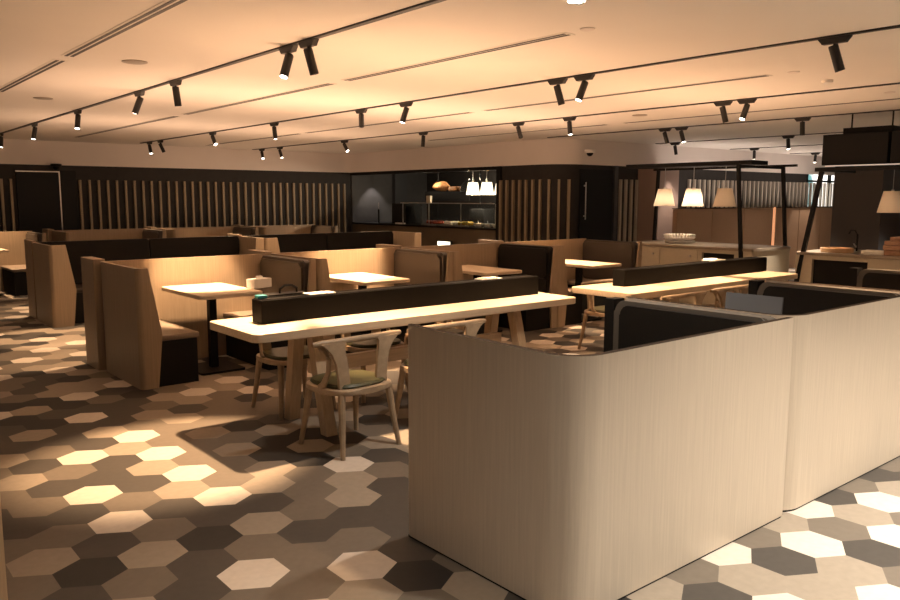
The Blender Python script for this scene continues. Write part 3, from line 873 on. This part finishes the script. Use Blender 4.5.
def make_spot(label, lit):
    """hangs from a track along local Y; barrel axis = child rotation"""
    t = thing('track_spotlight', label, 'spotlight', group='spotlights on the ceiling tracks')
    b_ = bmesh.new()
    box(b_, -.022, .022, -.11, .11, -.042, 0, .004)
    for v in b_.verts:
        if v.co.z < -.02: v.co.y *= .74
    obj('adapter', b_, M['track'], t)
    b_ = bmesh.new(); tube(b_, [(0, 0, -.04), (0, 0, -.062)], .009, 8); obj('stem', b_, M['track'], t)
    b_ = bmesh.new(); lathe(b_, [(.028, .03), (.032, .022), (.032, -.15), (.028, -.15), (.028, -.135), (.005, -.134)], seg=20)
    br = obj('barrel', b_, M['track'], t, True, (0, 0, -.08))
    b_ = bmesh.new(); lathe(b_, [(.0265, -.149), (.0265, -.147), (.002, -.146)], seg=18, caps=False)
    f_ = b_.faces.new([v for v in b_.verts if abs(v.co.z+.149) < 1e-5])
    obj('lens', b_, M['lens'] if lit else M['lensoff'], br)
    return t
proto_on = make_spot('', True); proto_off = make_spot('', False)
ORD = ['first', 'second', 'third', 'fourth', 'fifth', 'sixth', 'seventh', 'eighth', 'ninth', 'tenth', 'eleventh']
SPOT_E = 210
WARM = (1.0, .64, .36)
# per track: (y, target, lit lens visible, power factor, cone deg)
LAMPS = {
 0: [(15.5, (2.7, 15.4, .78), 1, 1, 50), (13.05, (2.3, 12.8, 0), 1, .5, 45), (10.75, (2.4, 10.2, 0), 1, .9, 40), (8.45, (1.9, 8.9, 0), 1, .6, 40), (7.45, (3.1, 7.55, .75), 1, 2.4, 42), (5.26, (1.95, 4.95, .3), 1, 1.9, 41), (4.97, (3.3, 4.8, .78), 0, 1.4, 46), (2.45, (1.0, 2.2, 0), 1, .15, 60)],
 1: [(15.9, (5.6, 15.3, .7), 1, .9, 44), (15.3, (6.3, 15.1, .7), 1, .9, 44), (12.85, (5.6, 11.6, .9), 1, .7, 46), (10.65, (5.6, 10.5, .8), 1, .8, 46), (8.35, (4.9, 7.4, .8), 0, 1.2, 46), (7.42, (4.9, 7.6, .78), 1, 2.4, 42), (5.08, (5.95, 4.75, .78), 0, 1.3, 44), (4.76, (4.75, 4.95, .78), 1, 1.5, 46), (2.56, (6.3, 2.0, 0), 0, .7, 60)],
 2: [(16.45, (8.0, 15.5, .8), 1, .7, 44), (15.6, (8.5, 15.1, .7), 1, .8, 44), (13.0, (8.3, 11.6, .8), 1, .6, 46), (10.55, (8.0, 10.5, .6), 0, .5, 46), (8.3, (8.0, 7.4, .78), 0, .9, 42), (7.32, (8.1, 7.0, .78), 1, .9, 42), (5.02, (8.7, 4.75, .78), 0, 1.0, 44), (4.73, (7.3, 4.85, .78), 1, 1.3, 46), (2.4, (7.0, 2.4, 0), 1, .6, 60)],
 3: [(7.5, (10.8, 7.0, .9), 0, .7, 46), (7.2, (10.6, 6.6, .9), 1, .9, 46), (5.3, (10.6, 5.2, .9), 0, .8, 46)],
 4: [(9.25, (13.6, 9.0, 1), 0, .5, 60), (6.95, (13.2, 6.6, 0), 1, .7, 60), (3.0, (13.4, 4.5, 0), 0, .8, 70)],
 5: [(9.12, (16.2, 9.1, 1.2), 1, .8, 60), (5.5, (16.2, 6.8, .0), 1, .7, 60)],  # second lamp is out of view, added to brighten the tan partitions
 6: [(9.07, (18.6, 9.0, 1), 1, .8, 60), (6.0, (18.9, 7.2, .0), 1, .7, 60)],  # second lamp unseen too, added for the same partitions
}
def spot_light(p, d, e, cone, col):
    l = bpy.data.lights.new('spot_beam', 'SPOT'); l.energy = e; l.color = col
    l.spot_size = math.radians(cone); l.spot_blend = .55; l.shadow_soft_size = .03
    o = bpy.data.objects.new('spot_beam', l); COL.objects.link(o); o.location = p
    o.rotation_euler = d.to_track_quat('-Z', 'Y').to_euler()
for ti, lst in LAMPS.items():
    nm, tx = TRACKS[ti][0], TRACKS[ti][1]
    for n_, (y, tgt, lit, pw, cone) in enumerate(lst):
        s = dup(proto_on if lit else proto_off, (tx, y, CEIL-.013), 0, f'black spotlight, {ORD[n_]} from the far end of the {nm} ceiling track')
        piv = Vector((tx, y, CEIL-.013-.08)); d = (Vector(tgt)-piv).normalized()
        q = Vector((0, 0, -1)).rotation_difference(d)
        for ch in s.children:
            if ch.name.startswith('barrel'): ch.rotation_mode = 'QUATERNION'; ch.rotation_quaternion = q
        spot_light(piv + d*.162, d, SPOT_E*pw, cone, WARM if ti < 3 else NEUTRAL)
kill(proto_on); kill(proto_off)

def slot(x, a, c, lab, dark=True):
    t = thing('linear_vent', lab, 'vent', (x, 0, CEIL), 0, 'linear slot vents in the ceiling')
    b_ = bmesh.new(); box(b_, -.055, .055, a, c, -.004, 0); obj('vent_frame', b_, M['ceiling'], t)
    b_ = bmesh.new()
    box(b_, -.036, -.012, a+.02, c-.02, -.0065, -.0045); box(b_, .006, .032, a+.02, c-.02, -.0065, -.0045)
    obj('vent_slot', b_, M['track'], t)
slot(1.75, 6.98, 9.45, 'twin slot vent in the ceiling at the upper left, its far piece')
slot(1.75, 2.3, 6.77, 'twin slot vent in the ceiling at the upper left, its near piece')
slot(4.09, 3.67, 6.45, 'slot vent in the ceiling between the first two tracks, its near piece')
slot(4.09, 6.70, 10.4, 'slot vent in the ceiling between the first two tracks, its middle piece')
slot(4.09, 10.7, 15.6, 'slot vent in the ceiling between the first two tracks, its far piece')
slot(6.8, 3.72, 7.5, 'slot vent between the second and third tracks, its near piece')
slot(6.8, 7.75, 12.0, 'slot vent between the second and third tracks, its middle piece')
slot(6.8, 12.2, 16.2, 'slot vent between the second and third tracks, its far piece')
slot(9.45, 0.5, 7.4, 'slot vent beyond the third track, its near piece')
slot(9.45, 7.7, 12., 'slot vent beyond the third track, its far piece')
for x, y, lab in ((2.23, 6.69, 'pale round ceiling disc left of the nearest track'), (2.235, 9.76, 'pale round ceiling disc far left, beyond the near disc'), (4.07, 3.5, 'small pale ceiling disc at the near end of the slot vent'), (8.73, 6.57, 'faint ceiling disc beyond the third track'), (6.8, 3.5, 'small pale ceiling disc near the second track end'), (8.83, 3.5, 'faint ceiling disc at the right edge')):
    r_ = .10 if y > 5 else .05
    tag(obj('ceiling_disc', lathe(bmesh.new(), [(r_, -.001), (r_, -.006), (r_*.85, -.010), (.01, -.010)], c=(x, y, CEIL), seg=28), M['stone'] if y > 5 else M['plaster'], None, True), lab, 'ceiling disc', 'round ceiling discs')
t = thing('smoke_detector', 'small white detector on the ceiling right of centre', 'detector', (7.5, 3.53, CEIL))
obj('detector_body', lathe(bmesh.new(), [(.05, -.001), (.05, -.025), (.03, -.035), (.005, -.036)], seg=20), M['white'], t, True)
for (x, y, z, lab) in ((4.02, WY-.12, 2.30, 'black dome camera above the black door at the left'), (11.55, WR-.10, 2.55, 'black dome camera on the pale wall above the slatted corner')):
    t = thing('dome_camera', lab, 'camera', (x, y, z), 0, 'dome cameras on the walls')
    obj('camera_mount', lathe(bmesh.new(), [(.10, .0), (.10, -.05), (.07, -.06)], seg=20), M['blackmetal'] if x < 5 else M['white'], t, True)
    obj('camera_dome', lathe(bmesh.new(), [(.065, -.06), (.055, -.09), (.03, -.115), (.005, -.12)], seg=20), M['blackmetal'], t, True)
    obj('camera_bracket', bx(-.03, .03, .03, .10 if x > 5 else .12, -.045, -.005), M['blackmetal'] if x < 5 else M['white'], t)

# downlights: one shows at the top edge, four unseen added to light front booths
t = None
for k, (x, y, e) in enumerate(((3.45, 3.05, 60), (1.0, .7, 48), (3.4, .25, 215), (5.3, .1, 235), (7.4, .2, 220))):
    t = thing('downlight', ('round glowing downlight at the top edge above the near booth', 'unseen added downlight behind the viewer by the aisle', 'unseen added downlight behind the nearest booth', 'unseen added downlight behind the booth at the right', 'unseen added downlight far right behind the front row')[k], 'downlight', (x, y, CEIL), 0, 'round recessed downlights')
    obj('trim_ring', lathe(bmesh.new(), [(.065, -.001), (.065, -.008), (.05, -.008), (.05, -.002)], seg=24, caps=False), M['white'], t, True)
    obj('lens', lathe(bmesh.new(), [(.049, -.006), (.049, -.004), (.002, -.004)], seg=24), M['lens'], t)
    l = bpy.data.lights.new('downlight_beam', 'SPOT'); l.energy = e; l.color = (1, .90, .77); l.spot_size = math.radians(115); l.spot_blend = .8; l.shadow_soft_size = .05
    o = bpy.data.objects.new('downlight_beam', l); COL.objects.link(o); o.location = (x, y, CEIL-.03)

# unseen fill lights added over booth rows, dividers and partitions to brighten the ceiling
UP = 20
def uplight(x, y, z, sx, sy, e, col=(1, .60, .37)):
    l = bpy.data.lights.new('fill_uplight', 'AREA'); l.shape = 'RECTANGLE'; l.size = sx; l.size_y = sy; l.energy = e; l.color = col
    o = bpy.data.objects.new('fill_uplight', l); COL.objects.link(o); o.location = (x, y, z); o.rotation_euler = (PI, 0, 0)
for x in (3.0, 4.7, 6.4, 8.1): uplight(x, 8.05, 1.10, 1.6, .4, UP*.55)
for x in (3.8, 6.8): uplight(x, 12.0, 1.10, 2.6, .4, UP*.6)
uplight(3.78, 5.03, .975, 2.5, .1, 14)
uplight(7.6, 4.905, .975, 2.5, .1, 14)

for x in (15.3, 19.0): uplight(x, 9.2, 1.47, 3.0, .1, 7, (1, .80, .68))
uplight(8.2, 15.95, 1.10, 4.5, .3, 5)

# ------------------------------------------------------------------ world + view
w = bpy.data.worlds.new('world'); S.world = w; w.use_nodes = True
w.node_tree.nodes['Background'].inputs[0].default_value = (1, .80, .62, 1)
w.node_tree.nodes['Background'].inputs[1].default_value = .03
S.view_settings.view_transform = 'Standard'; S.view_settings.look = 'None'
S.view_settings.gamma = 1; S.view_settings.use_curve_mapping = False
S.view_settings.exposure = 1.5
S.cycles.max_bounces = 8; S.cycles.diffuse_bounces = 6
S.cycles.sample_clamp_indirect = 4
